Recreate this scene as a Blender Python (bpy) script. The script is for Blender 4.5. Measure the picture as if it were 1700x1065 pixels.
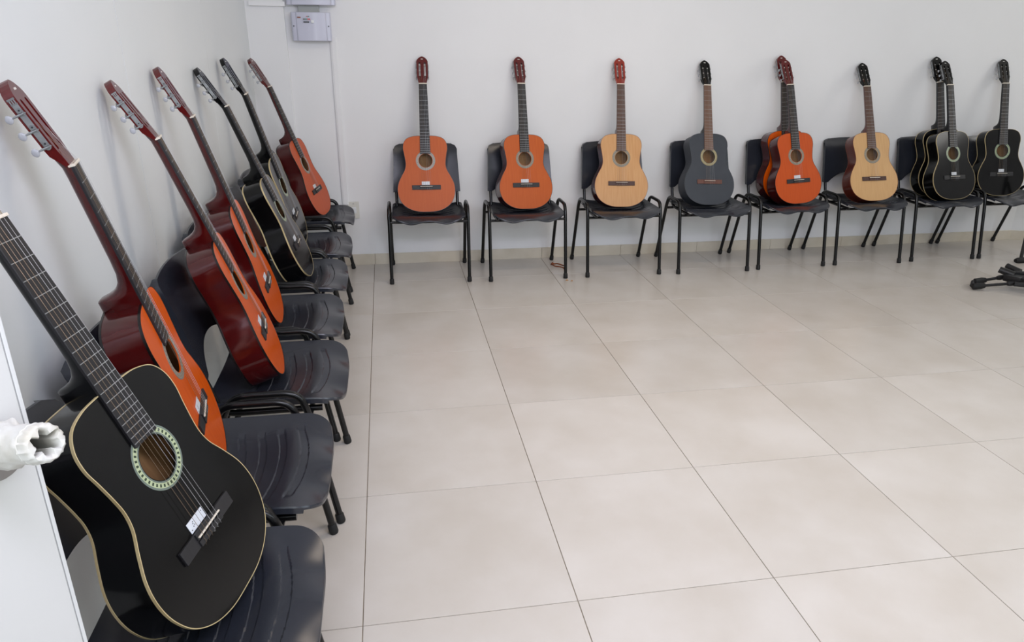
import bpy, bmesh, math, random
from math import sin, cos, pi, radians
from mathutils import Matrix, Vector

for o in list(bpy.data.objects):
    bpy.data.objects.remove(o, do_unlink=True)
sc = bpy.context.scene
COL = sc.collection

# ------------------------------------------------------------------ camera, world, exposure
cam_d = bpy.data.cameras.new('camera'); cam = bpy.data.objects.new('camera', cam_d); COL.objects.link(cam)
cam_d.sensor_width = 36.0; cam_d.lens = 25.165; cam_d.clip_start = 0.05
cr = Vector((0.98595, -0.16678, 0.00904)); cu = Vector((0.05241, 0.36029, 0.93137)); cf = Vector((0.15859, 0.91781, -0.36397))
cam.matrix_world = Matrix(((cr.x, cu.x, -cf.x, 0.1342), (cr.y, cu.y, -cf.y, -1.5501), (cr.z, cu.z, -cf.z, 1.4791), (0, 0, 0, 1)))
sc.camera = cam
vs = sc.view_settings
vs.view_transform = 'Standard'; vs.look = 'None'; vs.gamma = 1.0; vs.use_curve_mapping = False
vs.exposure = -0.06
wd = bpy.data.worlds.new('world'); sc.world = wd; wd.use_nodes = True
bg = wd.node_tree.nodes['Background']; bg.inputs[0].default_value = (0.80, 0.85, 0.90, 1); bg.inputs[1].default_value = 1.0

def area(name, loc, look, sx, sy, power, colr):
    l = bpy.data.lights.new(name, 'AREA'); l.shape = 'RECTANGLE'; l.size = sx; l.size_y = sy
    l.energy = power; l.color = colr
    o = bpy.data.objects.new(name, l); COL.objects.link(o); o.location = loc
    o.rotation_euler = (Vector(look) - Vector(loc)).to_track_quat('-Z', 'Y').to_euler()
    return o
area('daylight_right_window', (6.72, 1.6, 2.35), (0, 1.6, 0.9), 1.6, 0.6, 19.5, (1.0, 0.975, 0.925))
area('daylight_front_window', (2.7, -1.60, 1.70), (2.5, 3.0, 1.0), 2.9, 1.2, 34, (0.80, 0.94, 1.02))
area('daylight_doorway', (-0.05, -2.1, 1.75), (0.2, 2.6, 0.6), 1.0, 1.5, 16, (0.88, 0.96, 1.0))
area('added_fill_over_doorway', (0.75, -1.52, 2.50), (0.7, 0.4, 0.0), 2.3, 0.4, 47, (0.87, 0.85, 1.04))  # added fill lamp high over the doorway, brightens the near floor
area('ceiling_tube_light', (1.6, 1.2, 2.74), (1.6, 1.2, 0), 1.25, 0.3, 20, (1.0, 0.83, 0.66))

# ------------------------------------------------------------------ helpers
def lin(r, g, b):
    f = lambda c: (c / 255 / 12.92) if c / 255 <= 0.04045 else ((c / 255 + 0.055) / 1.055) ** 2.4
    return (f(r), f(g), f(b), 1)

def mat(name, c, rough=0.5, metal=0.0, c2=None, scale=8.0, stretch=None, bump=0.0, bscale=80.0, coat=0.0, spec=0.5, trans=0.0, lo=0.35, hi=0.65, rnd=0.0):
    m = bpy.data.materials.new(name); m.use_nodes = True
    nt = m.node_tree; N = nt.nodes; L = nt.links
    p = N['Principled BSDF']
    p.inputs['Roughness'].default_value = rough; p.inputs['Metallic'].default_value = metal
    p.inputs['Specular IOR Level'].default_value = spec
    p.inputs['Coat Weight'].default_value = coat; p.inputs['Coat Roughness'].default_value = 0.06
    p.inputs['Transmission Weight'].default_value = trans
    tc = N.new('ShaderNodeTexCoord'); mp = N.new('ShaderNodeMapping')
    L.new(tc.outputs['Object'], mp.inputs[0])
    if stretch: mp.inputs['Scale'].default_value = stretch
    nz = N.new('ShaderNodeTexNoise'); nz.inputs['Scale'].default_value = scale; nz.inputs['Detail'].default_value = 5
    L.new(mp.outputs[0], nz.inputs[0])
    cr_ = N.new('ShaderNodeValToRGB')
    cr_.color_ramp.elements[0].position = lo; cr_.color_ramp.elements[1].position = hi
    cr_.color_ramp.elements[0].color = c
    cr_.color_ramp.elements[1].color = c2 if c2 else tuple(min(1, v * 1.06) for v in c[:3]) + (1,)
    L.new(nz.outputs[0], cr_.inputs[0])
    out = cr_.outputs[0]
    if rnd:
        oi = N.new('ShaderNodeObjectInfo'); hs = N.new('ShaderNodeHueSaturation')
        ml = N.new('ShaderNodeMath'); ml.operation = 'MULTIPLY_ADD'; ml.inputs[1].default_value = rnd; ml.inputs[2].default_value = 1 - rnd / 2
        L.new(oi.outputs['Random'], ml.inputs[0]); L.new(ml.outputs[0], hs.inputs['Value']); L.new(out, hs.inputs['Color']); out = hs.outputs[0]
        ad = N.new('ShaderNodeVectorMath'); ad.operation = 'ADD'
        sc_ = N.new('ShaderNodeMath'); sc_.operation = 'MULTIPLY'; sc_.inputs[1].default_value = 37.0
        L.new(oi.outputs['Random'], sc_.inputs[0]); L.new(tc.outputs['Object'], ad.inputs[0]); L.new(sc_.outputs[0], ad.inputs[1])
        L.new(ad.outputs[0], mp.inputs[0])
    L.new(out, p.inputs['Base Color'])
    if bump:
        nb = N.new('ShaderNodeTexNoise'); nb.inputs['Scale'].default_value = bscale; nb.inputs['Detail'].default_value = 3
        L.new(tc.outputs['Object'], nb.inputs[0])
        b = N.new('ShaderNodeBump'); b.inputs['Strength'].default_value = bump; b.inputs['Distance'].default_value = 0.002
        L.new(nb.outputs[0], b.inputs['Height']); L.new(b.outputs[0], p.inputs['Normal'])
    return m

def mesh(name, V, F, m=None, smooth=False, ang=None):
    me = bpy.data.meshes.new(name); me.from_pydata([tuple(v) for v in V], [], F); me.update()
    bm = bmesh.new(); bm.from_mesh(me); bmesh.ops.recalc_face_normals(bm, faces=bm.faces); bm.to_mesh(me); bm.free()
    if m: me.materials.append(m)
    if smooth:
        for p in me.polygons: p.use_smooth = True
        me.set_sharp_from_angle(angle=radians(ang if ang else 35))
    return me

def obj(name, me, parent=None, M=None):
    o = bpy.data.objects.new(name, me); COL.objects.link(o)
    if parent: o.parent = parent
    if M is not None: o.matrix_local = M
    return o

def thing(name, label, cat, M=None, group=None):
    o = bpy.data.objects.new(name, None); COL.objects.link(o); o.empty_display_size = 0.1
    if M is not None: o.matrix_world = M
    o['label'] = label; o['category'] = cat
    if group: o['group'] = group
    return o

class MB:
    def __init__(s): s.V = []; s.F = []
    def add(s, V, F):
        n = len(s.V); s.V += [tuple(v) for v in V]; s.F += [[i + n for i in f] for f in F]; return s
    def box(s, x0, x1, y0, y1, z0, z1, bev=0.0):
        bm = bmesh.new()
        V = [bm.verts.new(p) for p in ((x0, y0, z0), (x1, y0, z0), (x1, y1, z0), (x0, y1, z0), (x0, y0, z1), (x1, y0, z1), (x1, y1, z1), (x0, y1, z1))]
        for f in ((0, 3, 2, 1), (4, 5, 6, 7), (0, 1, 5, 4), (1, 2, 6, 5), (2, 3, 7, 6), (3, 0, 4, 7)): bm.faces.new([V[i] for i in f])
        if bev: bmesh.ops.bevel(bm, geom=list(bm.edges), offset=bev, segments=2, affect='EDGES', profile=0.6)
        bm.verts.index_update()
        s.add([v.co.copy() for v in bm.verts], [[v.index for v in f.verts] for f in bm.faces]); bm.free(); return s
    def tube(s, P, r, n=10, cap=True, flat=1.0):
        P = [Vector(p) for p in P]; k = len(P); V = []; F = []
        rs = r if isinstance(r, (list, tuple)) else [r] * k
        t0 = (P[1] - P[0]).normalized(); a = Vector((0, 0, 1)) if abs(t0.z) < 0.9 else Vector((1, 0, 0))
        nrm = (a - t0 * a.dot(t0)).normalized()
        for i in range(k):
            t = (P[min(i + 1, k - 1)] - P[max(i - 1, 0)]).normalized()
            nrm = (nrm - t * nrm.dot(t)).normalized(); b = t.cross(nrm)
            for j in range(n):
                an = 2 * pi * j / n; V.append(P[i] + (nrm * cos(an) + b * sin(an) * flat) * rs[i])
        for i in range(k - 1):
            for j in range(n): F.append([i * n + j, i * n + (j + 1) % n, (i + 1) * n + (j + 1) % n, (i + 1) * n + j])
        if cap: F.append(list(range(n))[::-1]); F.append([(k - 1) * n + j for j in range(n)])
        return s.add(V, F)
    def build(s, name, m, smooth=False, ang=None): return mesh(name, s.V, s.F, m, smooth, ang)
    def xf(s, M):
        s.V = [tuple(M @ Vector(v)) for v in s.V]; return s

def rounded(P, rad, seg=6):
    """polyline with its corners rounded"""
    P = [Vector(p) for p in P]; out = [P[0]]
    for i in range(1, len(P) - 1):
        a, b, c = P[i - 1], P[i], P[i + 1]
        d1 = min(rad, (a - b).length * 0.48); d2 = min(rad, (c - b).length * 0.48)
        p0 = b + (a - b).normalized() * d1; p1 = b + (c - b).normalized() * d2
        for k in range(seg + 1):
            t = k / seg; out.append(p0 * (1 - t) ** 2 + b * 2 * t * (1 - t) + p1 * t * t)
    out.append(P[-1]); return out

def flat_shape(name, loops, thick, m, z0=0.0):
    """closed 2D loops (first outer, rest holes) filled and given thickness, top at z0"""
    cu_ = bpy.data.curves.new('tmp', 'CURVE'); cu_.dimensions = '2D'; cu_.fill_mode = 'BOTH'; cu_.extrude = thick / 2
    for lp in loops:
        sp = cu_.splines.new('POLY'); sp.points.add(len(lp) - 1); sp.use_cyclic_u = True
        for q, (x, y) in zip(sp.points, lp): q.co = (x, y, 0, 1)
    o = bpy.data.objects.new('tmp', cu_); COL.objects.link(o)
    dg = bpy.context.evaluated_depsgraph_get(); me = bpy.data.meshes.new_from_object(o.evaluated_get(dg))
    bpy.data.objects.remove(o, do_unlink=True); bpy.data.curves.remove(cu_)
    me.name = name
    bm = bmesh.new(); bm.from_mesh(me); bmesh.ops.remove_doubles(bm, verts=bm.verts, dist=1e-5)
    for v in bm.verts: v.co.z += z0 - thick / 2
    bmesh.ops.recalc_face_normals(bm, faces=bm.faces); bm.to_mesh(me); bm.free()
    me.materials.clear(); me.materials.append(m)
    for p in me.polygons: p.use_smooth = False
    return me

def with_mat(me, m):
    k = (me.name, m.name)
    if k not in _mc:
        c = me.copy(); c.materials.clear(); c.materials.append(m); _mc[k] = c
    return _mc[k]
_mc = {}

# ------------------------------------------------------------------ materials of the room
M_wall = mat('wall_paint', lin(232, 232, 232), 0.6, c2=lin(235, 235, 235), scale=2.0, bump=0.05, bscale=120)
M_panel = mat('partition_panel_laminate', lin(222, 226, 227), 0.42, c2=lin(226, 229, 229), scale=1.5)
M_gap = mat('dark_joint_filler', lin(60, 60, 58), 0.9)  # dark filler seen through the open panel joints
M_grout = mat('grout', lin(150, 138, 122), 0.9, c2=lin(128, 118, 104), scale=30)
M_tile = mat('porcelain_tile', lin(201, 193, 183), 0.27, c2=lin(213, 207, 200), scale=3.2, bump=0.04, bscale=220, rnd=0.05, lo=0.3, hi=0.7)
M_base = mat('skirting_tile', lin(205, 195, 176), 0.35, c2=lin(216, 207, 190), scale=7)
M_ceil = mat('ceiling_paint', lin(235, 235, 232), 0.8)
M_white = mat('white_plastic', lin(222, 224, 226), 0.35)
M_box = mat('grey_white_plastic', lin(196, 197, 212), 0.22, c2=lin(200, 201, 216), scale=3)
M_metal = mat('brushed_metal', lin(150, 150, 150), 0.3, 1.0)
M_door = mat('door_laminate', lin(194, 194, 192), 0.4, c2=lin(197, 197, 195), scale=1.2)
M_trim = mat('aluminium_edge', lin(196, 197, 196), 0.35)
M_joint = mat('edge_joint_grey', lin(140, 140, 140), 0.8)
M_glass = mat('window_glass', (1, 1, 1, 1), 0.02, trans=1.0)

# ------------------------------------------------------------------ the room
def struct(name, me, M=None):
    o = obj(name, me, None, M); o['kind'] = 'structure'; return o
X0, X1, Y0, Y1, ZC = -0.63, 6.8, -1.56, 3.415, 2.8

fl = struct('floor', MB().box(-0.9, 7.0, -3.4, 3.6, -0.06, -0.0022).build('floor_base', M_grout))
_tile_cache = {}
for i in range(-2, 12):
    for j in range(-6, 7):
        xa, xb = max(i * 0.6, -0.70), min(i * 0.6 + 0.6, 6.8)
        ya, yb = max(j * 0.6, -3.3), min(j * 0.6 + 0.6, 3.42)
        if xb - xa < 0.02 or yb - ya < 0.02: continue
        w, h = round(xb - xa, 3), round(yb - ya, 3); k = (w, h)
        if k not in _tile_cache:
            g = 0.0014
            _tile_cache[k] = MB().box(-w / 2 + g, w / 2 - g, -h / 2 + g, h / 2 - g, -0.008, 0.0, 0.0008).build('tile', M_tile)
        obj('tile', _tile_cache[k], fl, Matrix.Translation(((xa + xb) / 2, (ya + yb) / 2, 0)))

# left partition wall: a slightly turned plane of tall panels with open joints
LW = lambda y: -0.634 - 0.0125 * y
a_l = math.atan(0.0125)
ML = Matrix.Translation((LW(0), 0, 0)) @ Matrix.Rotation(a_l, 4, 'Z')
wl = struct('wall_left', MB().box(-0.10, -0.012, -1.72, 3.62, 0, ZC).build('wall_left_core', M_gap), ML)
seams = [-1.46, -0.26, 0.94, 2.14, 3.40]
for a, b in zip(seams[:-1], seams[1:]):
    g0, g1 = (0.0016 if a == 0.94 else 0.0008), (0.0016 if b == 0.94 else 0.0008)
    obj('panel', MB().box(-0.013, 0, a + g0, b - g1, 0.0, ZC, 0.0006).build('panel', M_panel), wl)
# back wall, column in its left corner, and the turned piece at the far right
bw = struct('wall_back', MB().box(-0.75, 5.13, Y1, Y1 + 0.12, 0, ZC).build('wall_back', M_wall))
struct('trim_1', MB().box(-0.72, -0.449, Y1 - 0.022, Y1 + 0.01, 0, ZC, 0.004).build('column_face', M_wall))
def prism(pts, z0, z1):
    n = len(pts); V = [(x, y, z0) for x, y in pts] + [(x, y, z1) for x, y in pts]
    F = [list(range(n))[::-1], [n + i for i in range(n)]] + [[i, (i + 1) % n, n + (i + 1) % n, n + i] for i in range(n)]
    return V, F
V, F = prism([(5.13, 3.415), (6.9, 2.70), (6.95, 2.82), (5.13, 3.60)], 0, ZC); struct('wall_back_right', mesh('wall_back_right', V, F, M_wall))
# right wall and front wall with openings that let the daylight in (behind and beside the camera)
def wall_with_hole(a, b, lo, hi, z0, z1):   # along one axis: four boxes given as spans
    return [(a, lo, 0, ZC), (hi, b, 0, ZC), (lo, hi, 0, z0), (lo, hi, z1, ZC)]
m = MB()
for s0, s1, z0, z1 in wall_with_hole(-3.3, 2.8, 0.8, 2.4, 2.05, 2.65):
    if s1 > s0 and z1 > z0: m.box(6.8, 6.92, s0, s1, z0, z1)
struct('wall_right', m.build('wall_right', M_wall))
m = MB()
for s0, s1, z0, z1 in [(0.45, 1.2, 0, 2.29), (4.2, 6.8, 0, ZC), (1.2, 4.2, 0, 1.05), (2.2, 4.2, 2.45, ZC), (-0.72, -0.61, 0, ZC), (-0.61, -0.4, 2.15, ZC), (-0.4, 0.45, 2.15, 2.29), (-0.4, 2.2, 2.71, ZC)]:
    m.box(s0, s1, -1.70, -1.56, z0, z1)
struct('wall_front', m.build('wall_front', M_wall))
struct('ceiling', MB().box(-0.9, 7.0, -3.4, 3.6, ZC, ZC + 0.1).build('ceiling', M_ceil))
struct('wall_left_outside', MB().box(-1.3, -1.2, -3.4, -1.7, 0, ZC).build('wall_corridor', M_wall))
def window(name, horizontal, a, b, z0, z1, pos):
    fr = MB()
    def bx(p0, p1, q0, q1):
        if horizontal: fr.box(p0, p1, pos - 0.03, pos + 0.03, q0, q1)
        else: fr.box(pos - 0.03, pos + 0.03, p0, p1, q0, q1)
    bx(a, b, z0, z0 + 0.05); bx(a, b, z1 - 0.05, z1); bx(a, a + 0.05, z0, z1); bx(b - 0.05, b, z0, z1); bx((a + b) / 2 - 0.03, (a + b) / 2 + 0.03, z0, z1)
    return struct(name, fr.build('window_frame', M_trim))
window('window_1', False, 0.8, 2.4, 2.05, 2.65, 6.87)
window('window_2', True, 1.2, 4.2, 1.05, 2.29, -1.66)
window('added_window_3', True, -0.4, 2.2, 2.29, 2.71, -1.66)  # unseen opening added around the high fill lamp

# skirting tiles along the back wall
sk = struct('baseboard_back', MB().box(-0.445, 5.13, Y1 - 0.004, Y1, 0, 0.074).build('skirting_bed', M_grout))
for i in range(-1, 9):
    xa, xb = max(i * 0.6 + 0.007, -0.447), min(i * 0.6 + 0.607, 5.128)
    obj('tile', MB().box(xa + 0.001, xb - 0.001, Y1 - 0.011, Y1, 0.0, 0.076, 0.001).build('tile', M_base), sk)
sk = struct('baseboard_column', MB().box(-0.66, -0.447, Y1 - 0.034, Y1 - 0.02, 0, 0.076, 0.001).build('skirting_column', M_base))
dx, dy = 6.9 - 5.13, 2.70 - 3.415; dl = math.hypot(dx, dy); nx, ny = dy / dl, -dx / dl
sk = struct('baseboard_back_right', MB().box(0, 0.001, 0, 0.001, 0, 0.001).build('skirting_seed', M_base))
for i in range(3):
    t0, t1 = i * 0.6 + 0.001, min(i * 0.6 + 0.599, dl)
    P0 = (5.13 + dx / dl * t0, 3.415 + dy / dl * t0); P1 = (5.13 + dx / dl * t1, 3.415 + dy / dl * t1)
    V, F = prism([P0, P1, (P1[0] + nx * 0.011, P1[1] + ny * 0.011), (P0[0] + nx * 0.011, P0[1] + ny * 0.011)], 0, 0.076)
    if i == 0: sk.data = mesh('skirting_right', V, F, M_base)
    else: obj('tile', mesh('tile', V, F, M_base), sk)

# ceiling lamps (real fittings for the two tube lights)
M_lampbody = mat('lamp_enamel', lin(230, 230, 228), 0.5)
if True:
    t = thing('ceiling_light', 'white ceiling tube light fitting above the middle of the floor', 'lamp', Matrix.Translation((1.6, 1.2, ZC)))
    obj('lamp_body', MB().box(-0.64, 0.64, -0.17, 0.17, -0.05, 0, 0.004).build('lamp_body', M_lampbody), t)

# ------------------------------------------------------------------ the open door with its wrapped handle
E = Vector((-0.223, -0.870, 0)); d_ = Vector((0.485, 0.875, 0)).normalized(); n_d = Vector((d_.y, -d_.x, 0))
MD = Matrix(((d_.x, n_d.x, 0, E.x), (d_.y, n_d.y, 0, E.y), (0, 0, 1, 0), (0, 0, 0, 1)))   # local x to the free edge, local y out of the face
MD = Matrix(((d_.x, -n_d.x, 0, E.x), (d_.y, -n_d.y, 0, E.y), (0, 0, 1, 0), (0, 0, 0, 1)))  # keep it right handed: local -y is the visible face
dr = struct('door_1', MB().box(-0.78, -0.0045, 0.0, 0.035, 0.012, 2.10, 0.001).build('door_leaf', M_door), MD)
obj('edge_strip', MB().box(-0.004, 0.0, -0.0006, 0.0356, 0.012, 2.10, 0.0006).build('edge_strip', M_trim), dr)
obj('edge_joint', MB().box(-0.0048, -0.0038, -0.0002, 0.035, 0.012, 2.10).build('edge_joint', M_joint), dr)
CAMP = Vector((0.1342, -1.5501, 1.4791))
def ray_(px, py): return cf + cr * ((px - 850) / 1188.35) - cu * ((py - 532.5) / 1188.35)
H1 = MD.inverted() @ (CAMP + ray_(78, 735) * 0.622)                  # free end of the wrapped handle, in door space
rb = MD.inverted().to_3x3() @ ray_(-14, 741); c0 = MD.inverted() @ CAMP
H0 = c0 + rb * ((-0.0006 - c0.y) / rb.y)                            # where it meets the door face
ax = (H1 - H0); LH = ax.length; ax.normalize()
e1 = (Vector((0, 0, 1)) - ax * ax.z).normalized(); e2 = ax.cross(e1)
m = MB().tube([tuple(H0 + Vector((0, 0.0003, -0.006))), tuple(H0 + Vector((0, -0.007, -0.006)))], 0.027, 28).tube([tuple(H0), tuple(H0 + ax * 0.03)], 0.012, 14)
hd = obj('door_handle', m.build('door_handle', M_metal, True), dr)
M_paper = mat('white_paper_wrap', lin(190, 189, 184), 0.75, c2=lin(176, 170, 156), scale=30, bump=0.5, bscale=70, lo=0.45, hi=0.8)
V = []; F = []; n = 60
fr_ = [(0.05, 0.0185), (0.14, 0.0215), (0.26, 0.0222), (0.36, 0.0200), (0.46, 0.0186), (0.54, 0.0180), (0.62, 0.0178), (0.70, 0.0179), (0.78, 0.0183), (0.84, 0.0184), (0.845, 0.0178), (0.90, 0.0177), (0.95, 0.0175), (0.985, 0.0166), (1.0, 0.0148), (0.995, 0.0120), (0.96, 0.0102), (0.80, 0.0112), (0.45, 0.0112)]
for k, (f_, r) in enumerate(fr_):
    for j in range(n):
        a = 2 * pi * j / n; q = f_ * 14
        w = 0.0010 * sin(3 * a + q) + 0.0008 * sin(7 * a - q * 1.7) + 0.0004 * sin(13 * a + q)
        if k < 5: w *= 1.8
        elif k < 9: w *= 0.45
        elif k < 14: w = 0.0005 * sin(17 * a) + 0.0003 * sin(29 * a)
        elif k == 14: w = 0.0009 * sin(6 * a + 0.5)
        else: w = 0.0026 * cos(6 * a + 0.5) + 0.0012 * sin(10 * a)
        V.append(H0 + ax * (LH * f_) + e1 * ((r + w) * cos(a)) + e2 * ((r + w) * sin(a)))
for k in range(len(fr_) - 1):
    for j in range(n): F.append([k * n + j, k * n + (j + 1) % n, (k + 1) * n + (j + 1) % n, (k + 1) * n + j])
F.append([(len(fr_) - 1) * n + j for j in range(n)])
pw = obj('paper_wrap', mesh('paper_wrap', V, F, M_paper, True, 50), hd); pw['label'] = 'crumpled white paper wrapped around the handle'

# ------------------------------------------------------------------ breaker boxes, trunking, outlet
def breaker(name, x0, x1, z0, z1, label, lower):
    t = thing(name, label, 'breaker box', Matrix.Translation(((x0 + x1) / 2, Y1, z0)))
    w = (x1 - x0) / 2; h = z1 - z0
    obj('back_box', MB().box(-w + 0.006, w - 0.006, -0.045, 0, 0.004, h - 0.004, 0.004).build('back_box', M_box), t)
    # cover: bowed front between two sloping cheeks
    pr = [(-w, -0.040), (-w, -0.052), (-w + 0.008, -0.060), (-w + 0.030, -0.064)] + [(-w + 0.034 + (2 * w - 0.064) * i / 10, -0.070 - 0.010 * sin(pi * i / 10)) for i in range(11)] + [(w - 0.026, -0.064), (w - 0.006, -0.060), (w, -0.052), (w, -0.040)]
    V, F = prism(pr, 0, h); me = mesh('cover', V, F, M_box, True, 25); c = obj('cover', me, t)
    bv = c.modifiers.new('bevel', 'BEVEL'); bv.width = 0.003; bv.segments = 2; bv.limit_method = 'ANGLE'
    for sx in (-1, 1):
        obj('screw', MB().tube([(sx * (w - 0.014), -0.059, h * 0.52), (sx * (w - 0.014), -0.0655, h * 0.52)], 0.0035, 10).build('screw', M_dark), t)
    if lower:
        f = lambda x: -0.0705 - 0.010 * sin(pi * (x + w - 0.034) / (2 * w - 0.064))
        for px, pz, sw, sh, mm in ((-0.068, h - 0.03, 0.010, 0.0035, M_rust), (-0.035, h - 0.040, 0.010, 0.004, M_grey), (-0.022, h - 0.040, 0.009, 0.004, M_teal), (-0.010, h - 0.040, 0.009, 0.004, M_red),
                                   (-0.026, h - 0.056, 0.017, 0.0035, M_dark), (-0.020, h - 0.024, 0.004, 0.002, M_red), (-0.010, h - 0.024, 0.004, 0.003, M_teal)):
            obj('printed_mark', MB().box(px - sw, px + sw, f(px) - 0.0035, f(px) + 0.001, pz - sh, pz + sh).build('printed_mark', mm), t)
        obj('latch', MB().box(0.002, 0.020, f(0) - 0.010, f(0) + 0.002, h - 0.062, h - 0.044, 0.004).build('latch', M_white), t)
    return t
M_dark = mat('dark_print', lin(45, 45, 50), 0.5); M_rust = mat('rust_print', lin(140, 85, 65), 0.5); M_grey = mat('grey_print', lin(120, 118, 122), 0.5)
M_teal = mat('teal_print', lin(95, 150, 140), 0.5); M_red = mat('red_print', lin(200, 95, 100), 0.5)
breaker('breaker_box', -0.408, -0.172, 1.468, 1.632, 'grey-white breaker box with tiny printed marks, above the vertical cable duct', True)
breaker('breaker_box', -0.428, -0.135, 1.672, 1.86, 'upper breaker box, cut off by the top of the photo', False)
t = thing('cable_duct', 'short grey duct stub between the two breaker boxes', 'cable duct', Matrix.Translation((-0.30, Y1, 1.62)))
obj('duct', MB().box(-0.062, 0.062, -0.035, 0, 0, 0.07, 0.002).build('duct', mat('duct_grey', lin(165, 168, 165), 0.5)), t)
t = thing('cable_duct', 'thin white vertical cable duct running down the back wall from the breaker box', 'cable duct', Matrix.Translation((-0.168, Y1, 0)))
obj('duct', MB().box(-0.020, 0.020, -0.013, 0, 0.43, 1.49, 0.002).build('duct', M_wall), t)
obj('duct_lid', MB().box(-0.012, 0.017, -0.0165, -0.012, 0.43, 1.49, 0.0015).build('duct_lid', M_wall), t)
t = thing('cable_duct', 'white horizontal cable duct across the corner column, left of the breaker boxes', 'cable duct', Matrix.Translation((-0.55, Y1, 1.676)))
obj('duct', MB().box(-0.10, 0.112, -0.042, -0.021, -0.012, 0.014, 0.002).build('duct', M_wall), t)
obj('duct_end', MB().box(0.101, 0.16, -0.012, 0, -0.010, 0.006, 0.001).build('duct_end', M_wall), t)
t = thing('wall_outlet', 'white wall outlet plate low on the back wall beside the cable duct', 'outlet', Matrix.Translation((-0.118, Y1, 0.39)))
obj('plate', MB().box(-0.038, 0.038, -0.009, 0, -0.058, 0.058, 0.003).build('plate', mat('outlet_plate', lin(214, 212, 203), 0.4)), t)
obj('plug_face', MB().box(-0.012, 0.018, -0.013, -0.008, -0.02, 0.02, 0.003).build('plug_face', M_white), t)
for k in (-1, 1): obj('screw', MB().tube([(0, -0.0085, 0.045 * k), (0, -0.0105, 0.045 * k)], 0.003, 8).build('screw', M_metal), t)

# ------------------------------------------------------------------ chairs
M_seat = mat('dark_moulded_plastic', lin(35, 38, 46), 0.27, c2=lin(38, 41, 49), scale=6, bump=0.05, bscale=700, spec=0.55)
M_tube = mat('black_enamelled_steel', lin(11, 11, 12), 0.25, spec=0.4)
M_rub = mat('black_rubber', lin(18, 18, 19), 0.7)

def seat_z(u, d):
    e = 0.012 * (abs(u) / 0.23) ** 3.5
    hollow = -0.030 * math.exp(-(abs(d - 0.225) / 0.150) ** 3) * max(0, 1 - abs(u / 0.23) ** 3.2)
    fr = 0
    if d < 0.075: fr = -2.3 * (0.075 - d) ** 2 * (0.55 + 0.75 * math.exp(-((abs(u) - 0.115) / 0.065) ** 2))
    bk = 5.0 * (d - 0.33) ** 2 if d > 0.33 else 0
    z = 0.440 + e + hollow + fr + bk
    if abs(u) < 0.165:
        for dc in (0.030, 0.085, 0.140, 0.195, 0.25):
            c = dc + 0.020 * (u / 0.165) ** 2 + 0.004
            k = abs(d - c)
            if k < 0.0105: z -= 0.0026 * min(1.0, (0.0105 - k) / 0.0014)
    return z
def make_seat():
    NU, NV = 48, 200; d0, d1 = -0.032, 0.375; V = []; F = []
    def W(d):
        w = 0.231
        if d - d0 < 0.065: q = 1 - (d - d0) / 0.065; w -= 0.065 * (1 - math.sqrt(max(0, 1 - q * q)))
        if d1 - d < 0.04: q = 1 - (d1 - d) / 0.04; w -= 0.04 * (1 - math.sqrt(max(0, 1 - q * q)))
        return w
    G = []
    for j in range(NV + 1):
        t = j / NV; d = d0 + (d1 - d0) * t
        for i in range(NU + 1):
            u = -1 + 2 * i / NU; s = u * W(d)
            # bow of the front edge
            dd = d - 0.010 * (1 - u * u) * max(0, 1 - t * 4)
            V.append((s, dd, seat_z(s, d)))
    A = lambda i, j: j * (NU + 1) + i
    for j in range(NV):
        for i in range(NU): F.append([A(i, j), A(i + 1, j), A(i + 1, j + 1), A(i, j + 1)])
    n0 = len(V); V += [(x * 0.975, y * 0.975 + 0.004, z - 0.006) for x, y, z in V[:n0]]
    for j in range(0, NV): 
        for i in range(NU): F.append([n0 + A(i, j), n0 + A(i, j + 1), n0 + A(i + 1, j + 1), n0 + A(i + 1, j)])
    loop = [A(i, 0) for i in range(NU + 1)] + [A(NU, j) for j in range(1, NV + 1)] + [A(i, NV) for i in range(NU - 1, -1, -1)] + [A(0, j) for j in range(NV - 1, 0, -1)]
    m_ = len(loop); r1 = len(V)
    V += [(V[k][0] * 1.008, V[k][1] + (V[k][1] - 0.17) * 0.008, V[k][2] - 0.004) for k in loop]
    r2 = len(V); V += [(V[k][0] * 1.006, V[k][1] + (V[k][1] - 0.17) * 0.006, V[k][2] - (0.010 if V[k][1] < 0.01 else 0.020)) for k in loop]
    r3 = len(V); V += [(V[k][0] * 0.985, V[k][1] - (V[k][1] - 0.17) * 0.015, V[k][2] - (0.010 if V[k][1] < 0.01 else 0.020)) for k in loop]
    for k in range(m_):
        k2 = (k + 1) % m_
        F.append([loop[k], loop[k2], r1 + k2, r1 + k]); F.append([r1 + k, r1 + k2, r2 + k2, r2 + k]); F.append([r2 + k, r2 + k2, r3 + k2, r3 + k])
        F.append([r3 + k, r3 + k2, n0 + loop[k2], n0 + loop[k]])
    return mesh('seat', V, F, M_seat, True, 22)
def back_d(z): return 0.362 + 0.30 * (z - 0.53)
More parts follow.
